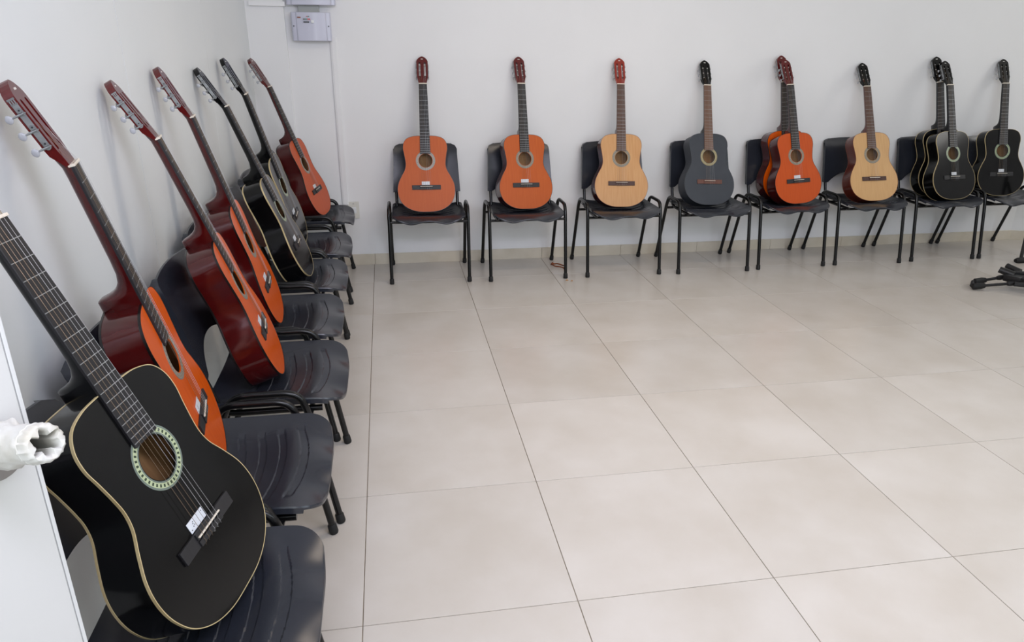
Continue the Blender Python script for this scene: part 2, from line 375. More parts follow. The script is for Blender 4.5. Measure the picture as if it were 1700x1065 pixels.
def make_backrest():
    NU, NS = 36, 24; V = []; F = []
    def P(u, s, off):
        zt = 0.838 - 0.006 * u * u; zb = 0.600 - 0.070 * min(1, abs(u) / 0.84) ** 2.2
        z = zb + (zt - zb) * s; W = 0.224 - 0.016 * s
        q = (z - (zt - 0.035)) / 0.035
        if q > 0: W -= 0.035 * (1 - math.sqrt(max(0, 1 - q * q)))
        x = u * W
        d = back_d(z) + 0.020 * (1 - (x / 0.224) ** 2) - 0.012 + 0.010 * max(0, (s - 0.75) / 0.25) ** 2
        th = 0.006 + 0.020 * max(0, min(1, (abs(x) - 0.165) / 0.02))
        return (x, d + (th if off else 0), z)
    for off in (0, 1):
        for j in range(NS + 1):
            for i in range(NU + 1): V.append(P(-1 + 2 * i / NU, j / NS, off))
    A = lambda i, j, o: o * (NU + 1) * (NS + 1) + j * (NU + 1) + i
    for o in (0, 1):
        for j in range(NS):
            for i in range(NU): F.append([A(i, j, o), A(i + 1, j, o), A(i + 1, j + 1, o), A(i, j + 1, o)])
    for i in range(NU): F.append([A(i, 0, 0), A(i + 1, 0, 0), A(i + 1, 0, 1), A(i, 0, 1)]); F.append([A(i, NS, 0), A(i + 1, NS, 0), A(i + 1, NS, 1), A(i, NS, 1)])
    for j in range(NS): F.append([A(0, j, 0), A(0, j + 1, 0), A(0, j + 1, 1), A(0, j, 1)]); F.append([A(NU, j, 0), A(NU, j + 1, 0), A(NU, j + 1, 1), A(NU, j, 1)])
    return mesh('backrest', V, F, M_seat, True, 50)
def frame_mesh(sx):
    P = rounded([(sx * 0.2525, 0, 0.004), (sx * 0.2525, 0.072, 0.432), (sx * 0.2525, 0.098, 0.482), (sx * 0.2525, 0.278, 0.482), (sx * 0.2525, 0.312, 0.432), (sx * 0.2525, 0.44, 0.004)], 0.045, 7)
    return MB().tube(P, 0.0112, 12).build('side_frame', M_tube, True)
def post_mesh(sx):
    P = rounded([(sx * 0.203, back_d(0.80) + 0.012, 0.80), (sx * 0.203, 0.350, 0.47), (sx * 0.203, 0.330, 0.402), (sx * 0.203, 0.03, 0.402)], 0.05, 8)
    return MB().tube(P, 0.0100, 12).build('back_post', M_tube, True)
CH = dict(seat=make_seat(), backrest=make_backrest(), f1=frame_mesh(-1), f2=frame_mesh(1), p1=post_mesh(-1), p2=post_mesh(1),
          cap=MB().tube([(0, 0, 0), (0, 0, 0.004), (0, 0, 0.030), (0, 0, 0.034)], [0.0135, 0.0150, 0.0142, 0.012], 14).build('foot_cap', M_rub, True),
          bar=MB().tube([(-0.2605, 0, 0), (0.2605, 0, 0)], 0.0085, 12).build('cross_bar', M_tube, True))
def chair(x, y, rz, label, group):
    t = thing('stacking_chair', label, 'chair', Matrix.Translation((x, y, 0)) @ Matrix.Rotation(rz, 4, 'Z'), group)
    obj('seat', CH['seat'], t); obj('backrest', CH['backrest'], t)
    for k, sx in (('f1', -1), ('f2', 1)):
        f = obj('side_frame', CH[k], t)
        for d, ty in ((0.0, 0.165), (0.44, -0.29)):
            obj('foot_cap', CH['cap'], f, Matrix.Translation((sx * 0.2525, d, 0.0)) @ Matrix.Rotation(-ty, 4, 'X') @ Matrix.Translation((0, 0, 0.0015 if d == 0 else 0.003)))
    obj('back_post', CH['p1'], t); obj('back_post', CH['p2'], t)
    obj('cross_bar', CH['bar'], t, Matrix.Translation((0, 0.0655, 0.392))); obj('cross_bar', CH['bar'], t, Matrix.Translation((0, 0.325, 0.392)))
    return t
GB = 'black chairs along the back wall'; GL = 'black chairs along the left wall'
PI2 = pi / 2
for cx, cy, rz, lb in (
    (0.369, 2.930, -0.03, 'black plastic chair at the back wall nearest the breaker boxes, holding an orange guitar upright'),
    (1.013, 2.902, 0.0, 'black plastic chair with a scrap of brown leaf on the floor behind its front leg'),
    (1.670, 2.902, 0.0, 'black plastic chair under the natural wood guitar with a red headstock'),
    (2.308, 2.886, 0.0, 'black plastic chair under the matte charcoal guitar'),
    (2.907, 2.914, 0.03, 'black plastic chair carrying two orange guitars one behind the other'),
    (3.510, 2.925, -0.02, 'black plastic chair under the natural wood guitar with a black headstock'),
    (4.127, 2.937, 0.0, 'black plastic chair carrying two black guitars one behind the other'),
    (4.690, 2.940, 0.0, 'black plastic chair cut by the right edge of the photo, under a single black guitar')):
    chair(cx, cy, rz, lb, GB)
for cx, cy, rz, lb in (
    (-0.085, -0.372, 0.0, 'black plastic chair in the near left foreground under the big black guitar'),
    (-0.100, 0.163, 0.0, 'black plastic chair with bare ribbed seat just behind the foreground black guitar'),
    (-0.080, 0.722, 0.0, 'black plastic chair by the left wall with its backrest standing clear, second ribbed seat'),
    (-0.122, 1.250, 0.0, 'black plastic chair by the left wall, third ribbed seat behind the foreground guitar'),
    (-0.128, 1.795, 0.0, 'black plastic chair by the left wall under the nearer cream-edged black guitar'),
    (-0.128, 2.340, 0.0, 'black plastic chair by the left wall, second from the corner'),
    (-0.140, 3.070, 0.0, 'black plastic chair in the corner beside the wall outlet')):
    chair(cx, cy, PI2 + rz, lb, GL)

# ------------------------------------------------------------------ guitars (local x across, y up the neck, z out of the top)
HALF = [(0, 0), (.06, .003), (.113, .02), (.155, .052), (.178, .095), (.185, .14), (.178, .185), (.157, .23), (.136, .268), (.1285, .30), (.130, .33), (.136, .37), (.142, .405), (.137, .44), (.1165, .468), (.079, .482), (.0395, .4855), (0, .486)]
def catmull(H, k):
    Q = [(-H[1][0], H[1][1])] + H + [(-H[-2][0], H[-2][1])]; out = []
    for i in range(1, len(Q) - 2):
        p0, p1, p2, p3 = Q[i - 1], Q[i], Q[i + 1], Q[i + 2]
        for q in range(k):
            u = q / k; out.append(tuple(.5 * ((2 * p1[a]) + (-p0[a] + p2[a]) * u + (2 * p0[a] - 5 * p1[a] + 4 * p2[a] - p3[a]) * u * u + (-p0[a] + 3 * p1[a] - 3 * p2[a] + p3[a]) * u ** 3) for a in (0, 1)))
    return out + [Q[-2]]
def body_outline(k=5):
    h = catmull(HALF, k)
    return h + [(-x, y) for x, y in h[-2:0:-1]]
OUT = body_outline()
NO = len(OUT)
def offset(P, d):
    n = len(P); R = []
    for i in range(n):
        a = P[i - 1]; b = P[(i + 1) % n]; tx, ty = b[0] - a[0], b[1] - a[1]; l = math.hypot(tx, ty) or 1
        R.append((P[i][0] - ty / l * -d, P[i][1] + tx / l * -d))      # outline runs counter-clockwise: +d grows outwards
    return R
depth = lambda y: 0.098 - 0.010 * (y / 0.486)
SHY, SHR = 0.328, 0.0435
def ring_faces(a, b, n): return [[a + i, a + (i + 1) % n, b + (i + 1) % n, b + i] for i in range(n)]
def make_body():
    V = [(x, y, -0.002) for x, y in OUT] + [(x, y, -depth(y)) for x, y in OUT]
    F = ring_faces(0, NO, NO); base = NO
    for f, dz in ((0.9, 0.0015), (0.6, 0.0045), (0.3, 0.006)):
        n0 = len(V); V += [(x * f, 0.24 + (y - 0.24) * f, -depth(y) - dz) for x, y in OUT]; F += ring_faces(base, n0, NO); base = n0
    F.append([base + i for i in range(NO)])
    return mesh('body', V, F, None, True, 40)
def make_lining():
    I = offset(OUT, -0.003)
    V = [(x, y, -0.004) for x, y in I] + [(x, y, -depth(y) + 0.004) for x, y in I]
    F = ring_faces(0, NO, NO) + [[NO + i for i in range(NO)]]
    me = bpy.data.meshes.new('lining'); me.from_pydata(V, [], F); return me
def make_top():
    angs = [math.atan2(y - SHY, x) for x, y in OUT]
    V = []; F = []
    rows = []
    for f in (0.0, 0.15, 0.4, 0.7, 1.0):
        rows.append(len(V))
        for (x, y), a in zip(OUT, angs):
            cx, cy = SHR * cos(a), SHY + SHR * sin(a); V.append((cx + (x - cx) * f, cy + (y - cy) * f, 0.0))
    for a, b in zip(rows[:-1], rows[1:]): F += ring_faces(a, b, NO)
    n0 = len(V); V += [(x, y, -0.003) for x, y in [(SHR * cos(a), SHY + SHR * sin(a)) for a in angs]]; F += ring_faces(0, n0, NO)
    n1 = len(V); V += [(x, y, -0.003) for x, y in OUT]; F += ring_faces(rows[-1], n1, NO); F += ring_faces(n0, n1, NO)
    return mesh('soundboard', V, F, None, False)
def make_binding(front):
    O1 = offset(OUT, 0.0007); I1 = offset(OUT, -0.0009)
    V = []; zs = (0.0006, -0.0055) if front else (None, None)
    for P, k in ((O1, 0), (O1, 1), (I1, 1), (I1, 0)):
        for x, y in P:
            z = (zs[k]) if front else (-depth(y) + (-0.0006 if k == 0 else 0.0048))
            V.append((x, y, z))
    F = ring_faces(0, NO, NO) + ring_faces(NO, 2 * NO, NO) + ring_faces(2 * NO, 3 * NO, NO) + ring_faces(3 * NO, 0, NO)
    return mesh('binding', V, F, None, False)
def make_ring(r0, r1, z0, z1, n=64):
    V = [(r * cos(2 * pi * i / n), r * sin(2 * pi * i / n), z) for r, z in ((r0, z0), (r0, z1), (r1, z1), (r1, z0)) for i in range(n)]
    F = ring_faces(0, n, n) + ring_faces(n, 2 * n, n) + ring_faces(2 * n, 3 * n, n) + ring_faces(3 * n, 0, n)
    return mesh('rosette', V, F, None, False)
NUT = 0.812
def board_w(y): return 0.026 + 0.0055 * (NUT - y) / 0.325
def make_neck():
    st = [(0.470, 0.082, .9), (0.4862, 0.0885, .9), (0.500, 0.0885, .88), (0.512, 0.0885, .85), (0.5155, 0.082, .84), (0.519, 0.066, .85), (0.524, 0.052, .88), (0.532, 0.040, .93), (0.545, 0.031, .97), (0.565, 0.0255, 1), (0.60, 0.0235, 1), (0.70, 0.0215, 1), (0.79, 0.0200, 1), (0.812, 0.0205, 1), (0.826, 0.0245, 1.03), (0.842, 0.0285, 1.07), (0.858, 0.0305, 1.08), (0.868, 0.0300, 1.05)]
    V = []; F = []; K = 16
    for y, D, wf in st:
        w = board_w(min(y, NUT)) * (wf if y > 0.82 else 1.0)
        for k in range(K + 1):
            ph = pi * k / K; c, s = cos(ph), sin(ph)
            heel = max(0, min(1, (D - 0.026) / 0.05))
            x = (1 if c > 0 else -1) * abs(c) ** 0.75 * w
            zz = s ** 0.85
            x *= 1 - heel * 0.55 * zz ** 1.5 * 0.9
            if heel > 0: x = max(-w, min(w, x + (1 if c > 0 else -1) * heel * 0.012 * zz * (abs(c) ** 0.3)))
            zf = 0.0 if y < 0.813 else -(y - 0.813) * 0.2 - 0.003
            V.append((x, y, zf - (D + zf) * zz))
    n = K + 1
    for i in range(len(st) - 1):
        for k in range(K): F.append([i * n + k, i * n + k + 1, (i + 1) * n + k + 1, (i + 1) * n + k])
        F.append([i * n + K, i * n, (i + 1) * n, (i + 1) * n + K])
    F.append([k for k in range(n)]); F.append([(len(st) - 1) * n + k for k in range(n)][::-1])
    return mesh('neck', V, F, None, True, 50)
def make_board():
    V = []; ys = [0.3715, 0.45, 0.60, 0.70, NUT]
    for y in ys:
        w = board_w(y); V += [(-w, y, 0.0), (w, y, 0.0), (w, y, 0.0052), (w - 0.0012, y, 0.0062), (-w + 0.0012, y, 0.0062), (-w, y, 0.0052)]
    F = []
    for i in range(len(ys) - 1):
        for k in range(6): F.append([i * 6 + k, i * 6 + (k + 1) % 6, (i + 1) * 6 + (k + 1) % 6, (i + 1) * 6 + k])
    F.append(list(range(6))[::-1]); F.append([(len(ys) - 1) * 6 + k for k in range(6)])
    return mesh('fingerboard', V, F, None, False)
HA = radians(11.0)
MH = Matrix.Translation((0, 0.8165, 0.0005)) @ Matrix(((1, 0, 0, 0), (0, cos(HA), sin(HA), 0), (0, -sin(HA), cos(HA), 0), (0, 0, 0, 1)))
HH = [(0.0, 0.0), (.0262, 0.0), (.0272, .012), (.0315, .030), (.0350, .046), (.0352, .09), (.0358, .146), (.0348, .154), (.0305, .1615), (.0245, .1685), (.0165, .1755), (.0080, .1805), (0.0, .1830)]
def make_head():
    o = HH[1:]; loop = o + [(-x, y) for x, y in o[:-1][::-1]]
    def slot(sx):
        pts = []
        for cx, cy, a0 in ((0, 0.138, 0), (0, 0.040, pi)):
            for k in range(7):
                a = a0 + pi * k / 6; pts.append((sx * 0.0165 + 0.0058 * cos(a), cy + 0.0058 * sin(a)))
        return pts
    me = flat_shape('headstock', [loop, slot(1), slot(-1)], 0.0205, M_dark, 0.0)
    for v in me.vertices:
        if v.co.z < -0.015 and v.co.y < 0.029: v.co.z = -0.0085 - 0.0115 * max(0, v.co.y) / 0.030
    return me
PEG_T = (0.056, 0.092, 0.128)
def make_plate():
    m = MB().box(-0.0006, 0.0006, 0.045, 0.139, -0.0155, -0.0035, 0.0003)
    m.tube([(0, 0.048, -0.0095), (0.0012, 0.048, -0.0095)], 0.0062, 12)
    for z in (-0.014, -0.0095, -0.005): m.box(-0.0006, 0.0006, 0.139, 0.151, z - 0.0012, z + 0.0012)
    m.box(-0.0006, 0.0006, 0.149, 0.1525, -0.017, -0.0025); m.box(-0.0006, 0.0006, 0.139, 0.1415, -0.016, -0.003)
    return m.build('tuner_plate', M_chrome)
def make_gear():
    return MB().tube([(0.0006, 0, -0.0085), (0.0034, 0, -0.0085)], 0.0052, 14).tube([(0.0034, 0, -0.0085), (0.0042, 0, -0.0085)], 0.0024, 8).build('gear', M_chrome, True)
def make_screw(): return MB().tube([(0.0040, 0, -0.0085), (0.0047, 0, -0.0085)], 0.0019, 8).build('gear_screw', M_dark)
def make_peg():
    return MB().tube([(0.0028, -0.0078, -0.001), (0.0028, -0.0078, -0.016), (0.0028, -0.0078, -0.030)], [0.0016, 0.0026, 0.0016], 8).box(0.0005, 0.0048, -0.0110, -0.0046, -0.0055, -0.003).build('peg_shaft', M_chrome, True)
def make_button():
    m = MB(); P = [(0.0028, -0.0078, -0.027 - 0.0150 * k / 8) for k in range(9)]
    m.tube(P, [0.0024, 0.0050, 0.0072, 0.0084, 0.0090, 0.0088, 0.0078, 0.0056, 0.0025], 14)
    m.V = [(0.0028 + (x - 0.0028) * 0.36, y, z) for x, y, z in m.V]
    return m.build('peg_button', M_pearl, True)
M_chrome = mat('nickel_plate', lin(168, 171, 172), 0.42, 0.65, c2=lin(150, 153, 155), scale=60)
M_pearl = mat('pearl_button', lin(168, 170, 175), 0.22, coat=0.2)
M_bone = mat('bone_cream', lin(226, 216, 200), 0.4)
M_str_w = mat('wound_string', lin(130, 112, 92), 0.4, 0.6); M_str_n = mat('nylon_string', lin(176, 176, 176), 0.25)
M_inside = mat('unfinished_wood_inside', lin(168, 128, 84), 0.8, c2=lin(150, 110, 70), scale=10, stretch=(6, 1, 6))
M_tag = mat('silver_white_tag', lin(214, 218, 224), 0.35)
M_roll = mat('white_roller', lin(216, 214, 208), 0.4)
GM = dict(body=make_body(), lining=make_lining(), top=make_top(), bf=make_binding(True), bb=make_binding(False), ros=make_ring(0.0455, 0.0625, -0.0005, 0.0006),
          neck=make_neck(), board=make_board(), head=make_head(), plate=make_plate(), gear=make_gear(), gscrew=make_screw(), peg=make_peg(), button=make_button(),
          nut=MB().box(-0.0262, 0.0262, NUT - 0.0005, NUT + 0.0052, -0.004, 0.0098, 0.0008).build('nut', M_bone),
          saddle=MB().box(-0.040, 0.040, 0.1605, 0.1632, 0.006, 0.0125, 0.0006).build('saddle', M_bone),
          bridge=MB().box(-0.0925, -0.041, 0.142, 0.171, -0.0005, 0.0055, 0.0015).box(0.041, 0.0925, 0.142, 0.171, -0.0005, 0.0055, 0.0015).box(-0.0425, 0.0425, 0.157, 0.171, -0.0005, 0.0092, 0.001).box(-0.0425, 0.0425, 0.142, 0.154, -0.0005, 0.0088, 0.001).box(-0.0425, 0.0425, 0.150, 0.160, -0.0005, 0.0045).build('bridge', M_dark),
          roller=MB().tube([(-0.0075, 0, 0), (0.0075, 0, 0)], 0.0036, 8).build('string_roller', M_roll, True),
          fret=MB().box(-1, 1, -0.0007, 0.0007, 0.0058, 0.0071).build('fret', M_chrome),
          tag=MB().box(-0.0275, 0.0275, -0.011, 0.011, 0, 0.0012, 0.0004).build('paper_tag', M_tag),
          dot=MB().tube([(0, 0, 0.001), (0, 0, 0.0016)], 0.0012, 8).build('tag_mark', M_dark),
          logo=MB().box(-0.007, 0.007, -0.0022, 0.0022, 0, 0.0004).build('head_mark', M_roll))
GM['strings'] = []
for s in range(6):
    f = -1 + 2 * s / 5; r = (0.00044, 0.00040, 0.00036, 0.00036, 0.00032, 0.00029)[s]
    slot = -1 if s < 3 else 1; idx = (0, 1, 2)[s] if s < 3 else (2, 1, 0)[s - 3]
    rp = MH @ Vector((slot * 0.0165 + (f * 0.002), PEG_T[idx], -0.006))
    P = [(f * 0.029 + 0.0015, 0.1415, 0.0035), (f * 0.029, 0.1425, 0.0085), (f * 0.029, 0.1475, 0.0098), (f * 0.029, 0.1525, 0.0085), (f * 0.029, 0.1618, 0.0130), (f * 0.0215, NUT + 0.001, 0.0101), tuple(rp)]
    m = MB().tube(P, r, 5)
    m.tube([(f * 0.029 + 0.001, 0.1465, 0.0098), (f * 0.029 + 0.003, 0.141, 0.007), (f * 0.029 + 0.002 + 0.002 * (s % 3), 0.137, 0.0022), (f * 0.029 + 0.004 + 0.001 * s, 0.1345, 0.0016)], r * 0.9, 5)
    GM['strings'].append(m.build('string', M_str_w if s < 3 else M_str_n, True))
FR = []
for n in range(1, 20):
    y = NUT - 0.65 * (1 - 2 ** (-n / 12)); w = board_w(y) - 0.0006
    me = GM['fret'].copy()
    for v in me.vertices: v.co.x *= w; v.co.y += y
    FR.append(me)

def rosette_mat(name, base, ring, dark, n=34):
    m = bpy.data.materials.new(name); m.use_nodes = True; nt = m.node_tree; N = nt.nodes; L = nt.links; p = N['Principled BSDF']; p.inputs['Roughness'].default_value = 0.25
    tc = N.new('ShaderNodeTexCoord'); sp = N.new('ShaderNodeSeparateXYZ'); L.new(tc.outputs['Object'], sp.inputs[0])
    def mth(op, a, b=None, c=None):
        x = N.new('ShaderNodeMath'); x.operation = op
        for i, v in enumerate((a, b, c)):
            if v is None: continue
            if isinstance(v, (int, float)): x.inputs[i].default_value = v
            else: L.new(v, x.inputs[i])
        return x.outputs[0]
    an = mth('ARCTAN2', sp.outputs[1], sp.outputs[0]); x2 = mth('MULTIPLY', sp.outputs[0], sp.outputs[0]); y2 = mth('MULTIPLY', sp.outputs[1], sp.outputs[1])
    r = mth('SQRT', mth('ADD', x2, y2))
    s = mth('SINE', mth('MULTIPLY', an, float(n)))
    inner = mth('LESS_THAN', mth('ABSOLUTE', mth('SUBTRACT', r, 0.0535)), 0.0048)      # middle band
    dots = mth('MULTIPLY', mth('GREATER_THAN', s, 0.15), mth('LESS_THAN', mth('ABSOLUTE', mth('SUBTRACT', r, 0.0535)), 0.0030))
    m1 = N.new('ShaderNodeMix'); m1.data_type = 'RGBA'; L.new(inner, m1.inputs[0]); m1.inputs[6].default_value = base; m1.inputs[7].default_value = ring
    m2 = N.new('ShaderNodeMix'); m2.data_type = 'RGBA'; L.new(dots, m2.inputs[0]); L.new(m1.outputs[2], m2.inputs[6]); m2.inputs[7].default_value = dark
    L.new(m2.outputs[2], p.inputs['Base Color']); return m
R_green = rosette_mat('green_cream_rosette', lin(110, 122, 112), lin(176, 188, 150), lin(52, 66, 50), 36)
R_grey = rosette_mat('grey_rosette', lin(134, 128, 116), lin(150, 144, 130), lin(122, 112, 96))
R_cream = rosette_mat('cream_rosette', lin(150, 140, 108), lin(170, 160, 126), lin(140, 126, 92))

def wood(name, a, b, rough, coat=0.4, st=(16, 1.2, 16), lo=0.3, hi=0.7, spec=0.5): return mat(name, a, rough, c2=b, scale=6, stretch=st, coat=coat, lo=lo, hi=hi, spec=spec)
T_orange = wood('orange_top_lacquer', lin(206, 80, 6), lin(214, 90, 10), 0.24, 0.0, spec=0.4)
T_orange_b = wood('amber_orange_top', lin(186, 84, 24), lin(193, 92, 31), 0.42, 0.0, spec=0.3)
T_orange_r = wood('red_orange_top', lin(188, 74, 20), lin(196, 82, 26), 0.38, 0.0, spec=0.3)
T_natural = wood('spruce_top', lin(196, 142, 86), lin(206, 156, 102), 0.38, 0.0)
T_pale = wood('pale_spruce_top', lin(200, 156, 104), lin(208, 166, 114), 0.38, 0.0)
T_black = mat('black_gloss_lacquer', lin(9, 9, 10), 0.14, spec=0.32, c2=lin(12, 12, 13), bump=0.02, bscale=12)
T_char = mat('charcoal_satin_lacquer', lin(52, 56, 64), 0.5, c2=lin(57, 61, 68), scale=10)
B_wine = wood('wine_red_side_lacquer', lin(62, 7, 8), lin(72, 11, 11), 0.14, 0.25, (2, 5, 2))
B_brown = wood('red_brown_side_lacquer', lin(84, 30, 20), lin(96, 38, 26), 0.2, 0.2, (2, 5, 2))
H_wine = wood('wine_red_headstock', lin(84, 14, 16), lin(94, 20, 20), 0.22, 0.3)
H_red = wood('bright_red_headstock', lin(136, 34, 18), lin(150, 42, 24), 0.25, 0.5)
F_black = mat('black_fingerboard', lin(27, 27, 30), 0.5, c2=lin(32, 31, 34), scale=8, stretch=(20, 1, 20))
F_rose = wood('rosewood_board', lin(78, 54, 46), lin(96, 68, 56), 0.5, 0.0)
F_brown = wood('brown_board', lin(106, 78, 64), lin(120, 90, 74), 0.5, 0.0)
D_rose = wood('rosewood_bridge', lin(66, 42, 36), lin(80, 50, 42), 0.5, 0.0)
D_red = wood('red_brown_bridge', lin(96, 60, 50), lin(108, 70, 58), 0.5, 0.0)
E_black = mat('black_binding', lin(14, 12, 12), 0.3); E_cream = mat('cream_binding', lin(206, 188, 142), 0.35, c2=lin(190, 170, 124), scale=12)
E_brown = mat('brown_binding', lin(110, 52, 34), 0.35)

KIND = dict(
    orange=dict(top=T_orange, body=B_wine, neck=B_wine, head=H_wine, board=F_black, bridge=F_black, bf=E_black, bb=E_black, ros=R_grey),
    orange_b=dict(top=T_orange_b, body=B_wine, neck=B_wine, head=H_wine, board=F_black, bridge=F_black, bf=E_black, bb=E_black, ros=R_grey),
    orange_r=dict(top=T_orange_r, body=B_wine, neck=B_wine, head=H_wine, board=F_black, bridge=F_black, bf=E_black, bb=E_black, ros=R_grey),
    natural=dict(top=T_natural, body=B_wine, neck=B_wine, head=H_red, board=F_rose, bridge=D_rose, bf=E_brown, bb=E_black, ros=R_grey),
    pale=dict(top=T_pale, body=B_brown, neck=B_brown, head=T_black, board=F_rose, bridge=D_rose, bf=E_brown, bb=E_brown, ros=R_grey),
    charcoal=dict(top=T_char, body=T_char, neck=T_black, head=T_black, board=F_brown, bridge=D_red, bf=T_char, bb=T_char, ros=R_cream),
    black=dict(top=T_black, body=T_black, neck=T_black, head=T_black, board=F_black, bridge=F_black, bf=E_cream, bb=E_cream, ros=R_green))

def guitar(key, kind, label, group, tag=None, fine=False):
    K = KIND[kind]; p, R = POSE[key]
    M = Matrix(((R[0][0], R[0][1], R[0][2], p[0]), (R[1][0], R[1][1], R[1][2], p[1]), (R[2][0], R[2][1], R[2][2], p[2]), (0, 0, 0, 1)))
    t = thing('acoustic_guitar', label, 'guitar', M, group)
    W = lambda k, m: with_mat(GM[k], m)
    b = obj('body', W('body', K['body']), t)
    obj('lining', W('lining', M_inside), b); obj('binding', W('bb', K['bb']), b)
    s = obj('soundboard', W('top', K['top']), t)
    obj('binding', W('bf', K['bf']), s); obj('rosette', W('ros', K['ros']), s, Matrix.Translation((0, SHY, 0)))
    br = obj('bridge', W('bridge', K['bridge']), t); obj('saddle', GM['saddle'], br)
    obj('neck', W('neck', K['neck']), t)
    fb = obj('fingerboard', W('board', K['board']), t)
    for me in FR: obj('fret', me, fb)
    obj('nut', GM['nut'], t)
    for me in GM['strings']: obj('string', me, t)
    h = obj('headstock', W('head', K['head']), t, MH)
    for slot in (-1, 1):
        for tt in PEG_T: obj('string_roller', GM['roller'], h, Matrix.Translation((slot * 0.0165, tt, -0.0095)))
    obj('head_mark', GM['logo'], h, Matrix.Translation((0, 0.164, 0)))
    for sx in (-1, 1):
        fl_ = Matrix.Identity(4) if sx > 0 else Matrix.Scale(-1, 4, (1, 0, 0))
        pl = obj('tuner_plate', GM['plate'], t, MH @ Matrix.Translation((sx * 0.0362, 0, 0)))
        for tt in PEG_T:
            Mt = (Matrix.Translation((0, tt, 0)) if sx > 0 else Matrix.Translation((0, tt, 0)) @ Matrix.Rotation(pi, 4, 'Y') @ Matrix.Translation((0, 0, 0)))
            if sx > 0:
                for k, nm in (('gear', 'gear'), ('gscrew', 'gear_screw'), ('peg', 'peg_shaft'), ('button', 'peg_button')): obj(nm, GM[k], pl, Mt)
            else:
                for k, nm in (('gear', 'gear'), ('gscrew', 'gear_screw'), ('peg', 'peg_shaft'), ('button', 'peg_button')): obj(nm, mirrored(k), pl, Matrix.Translation((0, tt, 0)))
    if tag:
        tx, w = tag
        g = obj('paper_tag', GM['tag'], t, Matrix.Translation((tx, 0.1835, 0.0006)) @ Matrix.Scale(w, 4, (1, 0, 0)))
        g['label'] = 'silver-white tag against the bridge'
        for dx_, dy_ in ((-0.022, -0.006), (0.022, 0.006), (-0.012, 0.002), (-0.009, -0.002), (-0.0135, -0.003), (-0.010, 0.005)) if fine else ((-0.014, 0.0),):
            obj('tag_mark', GM['dot'], g, Matrix.Translation((dx_, dy_, 0)))
    return t
def mirrored(k):
    kk = 'mir_' + k
    if kk not in GM:
        me = GM[k].copy()
        for v in me.vertices: v.co.x *= -1
        me.flip_normals(); GM[kk] = me
    return GM[kk]
POSE = {
    'b1': ([0.3674, 3.0692, 0.4413], [[0.9992, 0.0129, -0.0368], [-0.039, 0.2959, -0.9544], [-0.0014, 0.9551, 0.2962]]),
    'b2': ([1.0296, 3.0745, 0.4408], [[0.9889, -0.0112, 0.1484], [0.1453, 0.2904, -0.9458], [-0.0325, 0.9568, 0.2888]]),
    'b3': ([1.6739, 3.0483, 0.4427], [[0.9996, 0.0268, -0.0115], [-0.0192, 0.3089, -0.9509], [-0.022, 0.9507, 0.3093]]),
    'b4': ([2.2923, 3.0166, 0.447], [[0.9978, 0.0243, 0.0623], [0.05, 0.3491, -0.9358], [-0.0445, 0.9368, 0.3471]]),
    'b5b': ([2.9445, 2.9825, 0.446], [[0.9932, -0.0678, 0.0951], [0.1117, 0.3136, -0.943], [0.0341, 0.9471, 0.3191]]),
    'b5a': ([2.9397, 3.1486, 0.4357], [[0.9963, -0.069, 0.0504], [0.0631, 0.1967, -0.9784], [0.0576, 0.978, 0.2003]]),
    'b6': ([3.5256, 2.9839, 0.45], [[0.9999, -0.0133, -0.006], [-0.0005, 0.383, -0.9238], [0.0146, 0.9237, 0.3829]]),
    'b7b': ([4.1557, 2.9764, 0.4456], [[0.9953, -0.0314, 0.0916], [0.0968, 0.3252, -0.9407], [-0.0002, 0.9451, 0.3267]]),
    'b7a': ([4.1924, 3.1526, 0.4389], [[0.9934, -0.1086, -0.0369], [-0.0147, 0.1978, -0.9801], [0.1138, 0.9742, 0.1948]]),
    'b8': ([4.6412, 3.1032, 0.4355], [[0.9978, 0.0101, -0.0651], [-0.0655, 0.2583, -0.9638], [0.0071, 0.966, 0.2584]]),
    'l7': ([-0.2676, 3.096, 0.447], [[0.1872, -0.3375, 0.9225], [0.9817, 0.0308, -0.1879], [0.035, 0.9408, 0.3371]]),
    'l6': ([-0.3345, 2.414, 0.4442], [[0.0203, -0.2583, 0.9658], [0.9929, -0.1077, -0.0496], [0.1168, 0.96, 0.2543]]),
    'l5': ([-0.2487, 1.8196, 0.4476], [[-0.002, -0.3597, 0.9331], [1.0, 0.0014, 0.0026], [-0.0023, 0.9331, 0.3597]]),
    'l4': ([-0.315, 1.2521, 0.4411], [[-0.0781, -0.2743, 0.9585], [0.9963, -0.0565, 0.0651], [0.0363, 0.96, 0.2777]]),
    'l3': ([-0.2533, 0.7767, 0.4438], [[-0.1427, -0.327, 0.9342], [0.989, -0.0834, 0.1219], [0.038, 0.9413, 0.3353]]),
    'l2': ([-0.3299, 0.1853, 0.4455], [[-0.1633, -0.2305, 0.9593], [0.984, -0.1087, 0.1414], [0.0716, 0.967, 0.2446]]),
    'l1': ([-0.1931, -0.3237, 0.4498], [[0.256, -0.3798, 0.8889], [0.9647, 0.0419, -0.2599], [0.0614, 0.9241, 0.3772]]),
}
GW = 'guitars standing on the chairs along the back wall'; GV = 'guitars leaning against the left wall'
guitar('l1', 'black', 'large black guitar in the near left foreground with cream edging and patterned green rosette', GV, (-0.012, 1.0), True)
guitar('l2', 'orange', 'bright orange guitar with wine-red sides, just behind the foreground black guitar', GV, (-0.012, 1.0), True)
guitar('l3', 'orange', 'orange guitar with wine-red sides next to the bare black backrest by the left wall', GV, (-0.012, 1.0))
guitar('l4', 'orange', 'orange guitar by the left wall, directly in front of the nearer cream-edged black guitar', GV, (-0.012, 1.0))
guitar('l5', 'black', 'nearer cream-edged black guitar by the left wall, right behind the orange ones', GV, (-0.012, 1.0))
